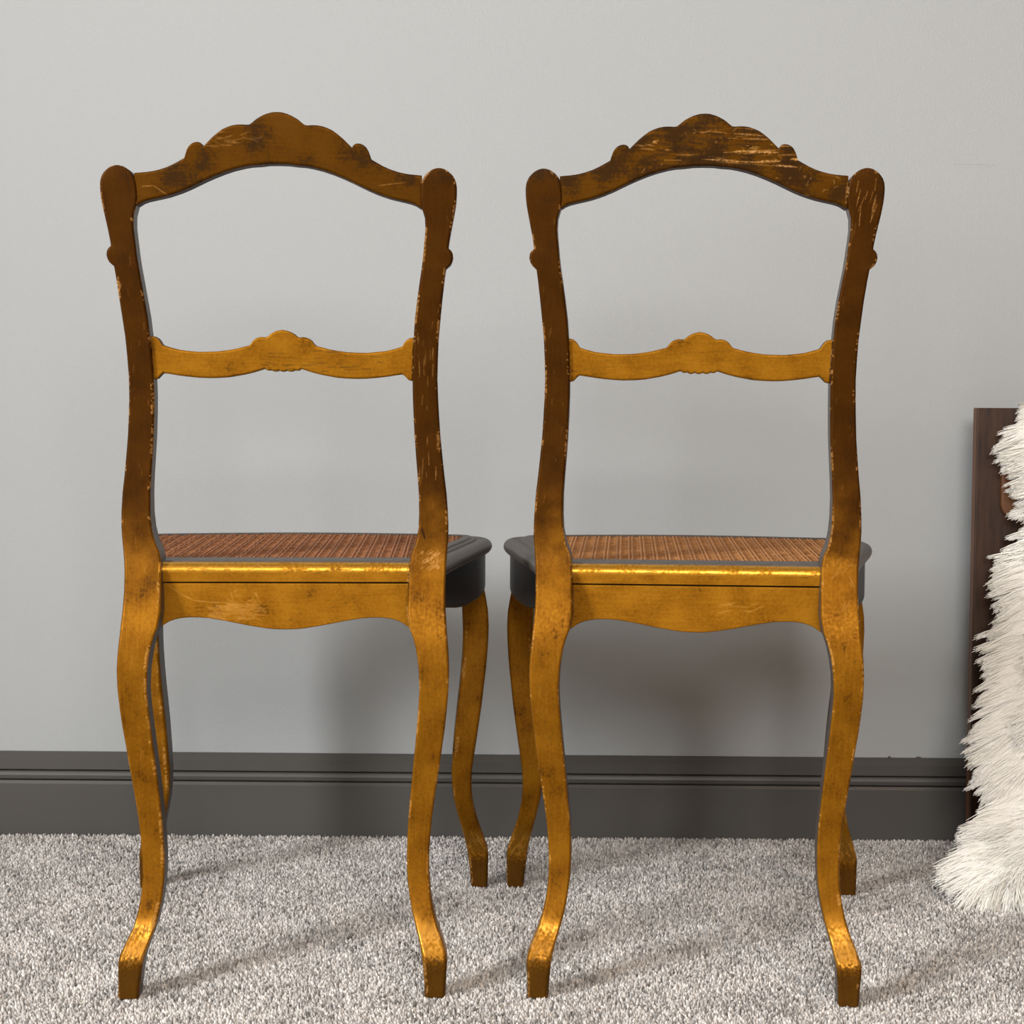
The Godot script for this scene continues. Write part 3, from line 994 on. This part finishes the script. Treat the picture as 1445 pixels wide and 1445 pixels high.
func build_sheepskin():
	var o := thing("sheepskin", "white long-haired sheepskin hanging over the dark wooden panel down onto the carpet", "rug", Vector3(0.75, 0, -2.2))
	var lumps := FastNoiseLite.new()
	lumps.seed = 4
	lumps.frequency = 1.0
	var back := -o.position
	var wide := 0.42
	var nu := 90
	var nv := 24
	var grid := []
	for i in nu + 1:
		var row := []
		for j in nv + 1:
			row.append(hide_at(float(i) / nu, float(j) / nv * wide, lumps))
		grid.append(row)
	var norm := func(i: int, j: int) -> Vector3:
		var du: Vector3 = grid[mini(i + 1, nu)][j] - grid[maxi(i - 1, 0)][j]
		var dv: Vector3 = grid[i][mini(j + 1, nv)] - grid[i][maxi(j - 1, 0)]
		return du.cross(dv).normalized()
	var st := new_st()
	for layer in [0.0, -0.003]:
		for i in nu:
			for j in nv:
				var ps := []
				var ns := []
				for e in [[i, j], [i + 1, j], [i + 1, j + 1], [i, j + 1]]:
					var n: Vector3 = norm.call(e[0], e[1])
					ps.append(grid[e[0]][e[1]] + n * layer + back)
					ns.append(n if layer == 0.0 else -n)
				face(st, [ps[0], ps[1], ps[2]], [ns[0], ns[1], ns[2]], [Vector2.ZERO, Vector2.ZERO, Vector2.ZERO])
				face(st, [ps[0], ps[2], ps[3]], [ns[0], ns[2], ns[3]], [Vector2.ZERO, Vector2.ZERO, Vector2.ZERO])
	part("hide", st.commit(), [plain_material("sheep hide", Color(0.86, 0.82, 0.74), 0.9)], o)
	# the fleece: locks of fine tapering hairs that meet at their tips
	var r := RandomNumberGenerator.new()
	r.seed = 9
	var lock := new_st()
	for h in 14:
		var a := r.randf() * TAU
		var root := Vector3(cos(a), 0, sin(a)) * 0.12 * sqrt(r.randf())
		var tip := Vector3(root.x * 0.3 + r.randf_range(-0.03, 0.03), 1.0 + r.randf_range(-0.25, 0.05), root.z * 0.3 + 0.34 + r.randf_range(-0.06, 0.06))
		var wave := r.randf() * TAU
		var rings := []
		for s in 6:
			var t := s / 5.0
			var c: Vector3 = root.lerp(Vector3(tip.x, tip.y, root.z), t) + Vector3(sin(wave + t * 5.0) * 0.022, 0, (tip.z - root.z) * t * t + cos(wave + t * 5.0) * 0.016)
			var w := lerpf(0.02, 0.005, t * t)
			var ring := {"p": PackedVector3Array(), "n": PackedVector3Array(), "uv": PackedVector2Array()}
			for j in 3:
				var b := j * TAU / 3 + a
				ring.p.append(c + Vector3(cos(b), 0, sin(b)) * w)
				ring.n.append(Vector3(cos(b) * 0.6, 0.25, sin(b) * 0.6 - 0.8).normalized())
				ring.uv.append(Vector2.ZERO)
			rings.append(ring)
		skin([lock], rings, [0, 0, 0], false)
	var where := []
	var tint := []
	var rows := 190
	var columns := 80
	for i in rows:
		for j in columns:
			var u := (i + r.randf()) / rows * 0.965 + 0.035
			var v := pow((j + r.randf()) / columns, 1.25) * wide
			var p := hide_at(u, v, lumps)
			var du := (hide_at(minf(u + 0.02, 1.0), v, lumps) - hide_at(u - 0.02, v, lumps)).normalized()
			var dv := (hide_at(u, v + 0.01, lumps) - hide_at(u, maxf(v - 0.01, 0), lumps)).normalized()
			var n := du.cross(dv).normalized()
			# near its left edge the fleece sprays sideways, elsewhere it hangs
			var rim := 1.0 - smoothstep(0.0, 0.07, v)
			var end := smoothstep(0.93, 1.0, u)
			var swirl := lumps.get_noise_2d(p.x * 16.0 + 40.0, p.y * 13.0)
			var flow := du * (0.55 + 0.5 * smoothstep(0.3, 0.6, u) + end * 0.6) - dv * (0.6 + rim * 0.9 + swirl * 0.9) + Vector3(r.randf_range(-0.3, 0.3), r.randf_range(-0.3, 0.3), r.randf_range(-0.2, 0.2))
			var dir := (n * (0.42 - 0.12 * rim) + flow.normalized() * 0.9).normalized()
			var side := flow - dir * flow.dot(dir)
			side = (side if side.length() > 0.05 else dv).normalized()
			var long := r.randf_range(0.032, 0.058) * (1.0 + 0.25 * swirl)
			if u < 0.2:
				long *= lerpf(0.3, 1.0, smoothstep(0.13, 0.2, u))
			var x_axis := dir.cross(side).normalized()
			var fat := long * r.randf_range(0.75, 1.2)
			var bs := Basis(x_axis * fat, dir * long, side * long)
			where.append(Transform3D(bs, p + back - n * 0.001))
			var t := r.randf_range(0.97, 1.0)
			tint.append(Color(t, t * r.randf_range(0.98, 0.99), t * r.randf_range(0.92, 0.955)))
	var mm := MultiMesh.new()
	mm.transform_format = MultiMesh.TRANSFORM_3D
	mm.use_colors = true
	mm.mesh = lock.commit()
	mm.instance_count = where.size()
	for i in where.size():
		mm.set_instance_transform(i, where[i])
		mm.set_instance_color(i, tint[i])
	var wool := plain_material("wool", Color(1, 1, 1), 0.85)
	wool.vertex_color_use_as_albedo = true
	wool.rim_enabled = true
	wool.rim = 1.0
	wool.rim_tint = 0.2
	wool.backlight_enabled = true
	wool.backlight = Color(0.25, 0.245, 0.23)
	var f := MultiMeshInstance3D.new()
	f.name = "fleece"
	f.multimesh = mm
	f.material_override = wool
	f.set_meta("kind", "stuff")
	o.add_child(f)


# ================================================================ the warm ceiling lamp, over the right half of the room
func build_lamp():
	var at := Vector3(1.2, 2.695, 0.0)
	var o := thing("ceiling_lamp", "round white ceiling lamp glowing warm in front of the chairs", "lamp", at)
	var glow := plain_material("warm lamp glass", Color(0.95, 0.9, 0.8), 0.4)
	glow.emission_enabled = true
	glow.emission = Color(1.0, 0.78, 0.55)
	glow.emission_energy_multiplier = 2.0
	var st := new_st()
	var rings := []
	for q in [[0.0, 0.19], [-0.03, 0.185], [-0.055, 0.16], [-0.07, 0.11], [-0.076, 0.05], [-0.077, 0.005]]:
		var ring := {"p": PackedVector3Array(), "n": PackedVector3Array(), "uv": PackedVector2Array()}
		for j in 28:
			var a := j * TAU / 28
			ring.p.append(Vector3(cos(a) * q[1], q[0], sin(a) * q[1]))
			ring.n.append(Vector3(cos(a) * q[1] * 0.5, -0.2 + q[0], sin(a) * q[1] * 0.5).normalized())
			ring.uv.append(Vector2.ZERO)
		rings.append(ring)
	var flags := []
	flags.resize(28)
	flags.fill(0)
	skin([st], rings, flags)
	part("lamp_glass", st.commit(), [glow], o)
	var rim := CylinderMesh.new()
	rim.top_radius = 0.2
	rim.bottom_radius = 0.2
	rim.height = 0.016
	part("lamp_base", rim, [plain_material("white metal", Color(0.9, 0.9, 0.9), 0.4)], o).position.y = -0.002
	var l := AreaLight3D.new()
	l.name = "lamp_light"
	l.area_size = Vector2(0.34, 0.34)
	l.position = at + Vector3(0, -0.085, 0)
	l.rotation.x = -PI / 2
	l.light_color = Color(1.0, 0.80, 0.60)
	l.light_energy = 0.7
	l.area_range = 12.0
	l.area_attenuation = 2.0
	l.shadow_enabled = true
	add_child(l)
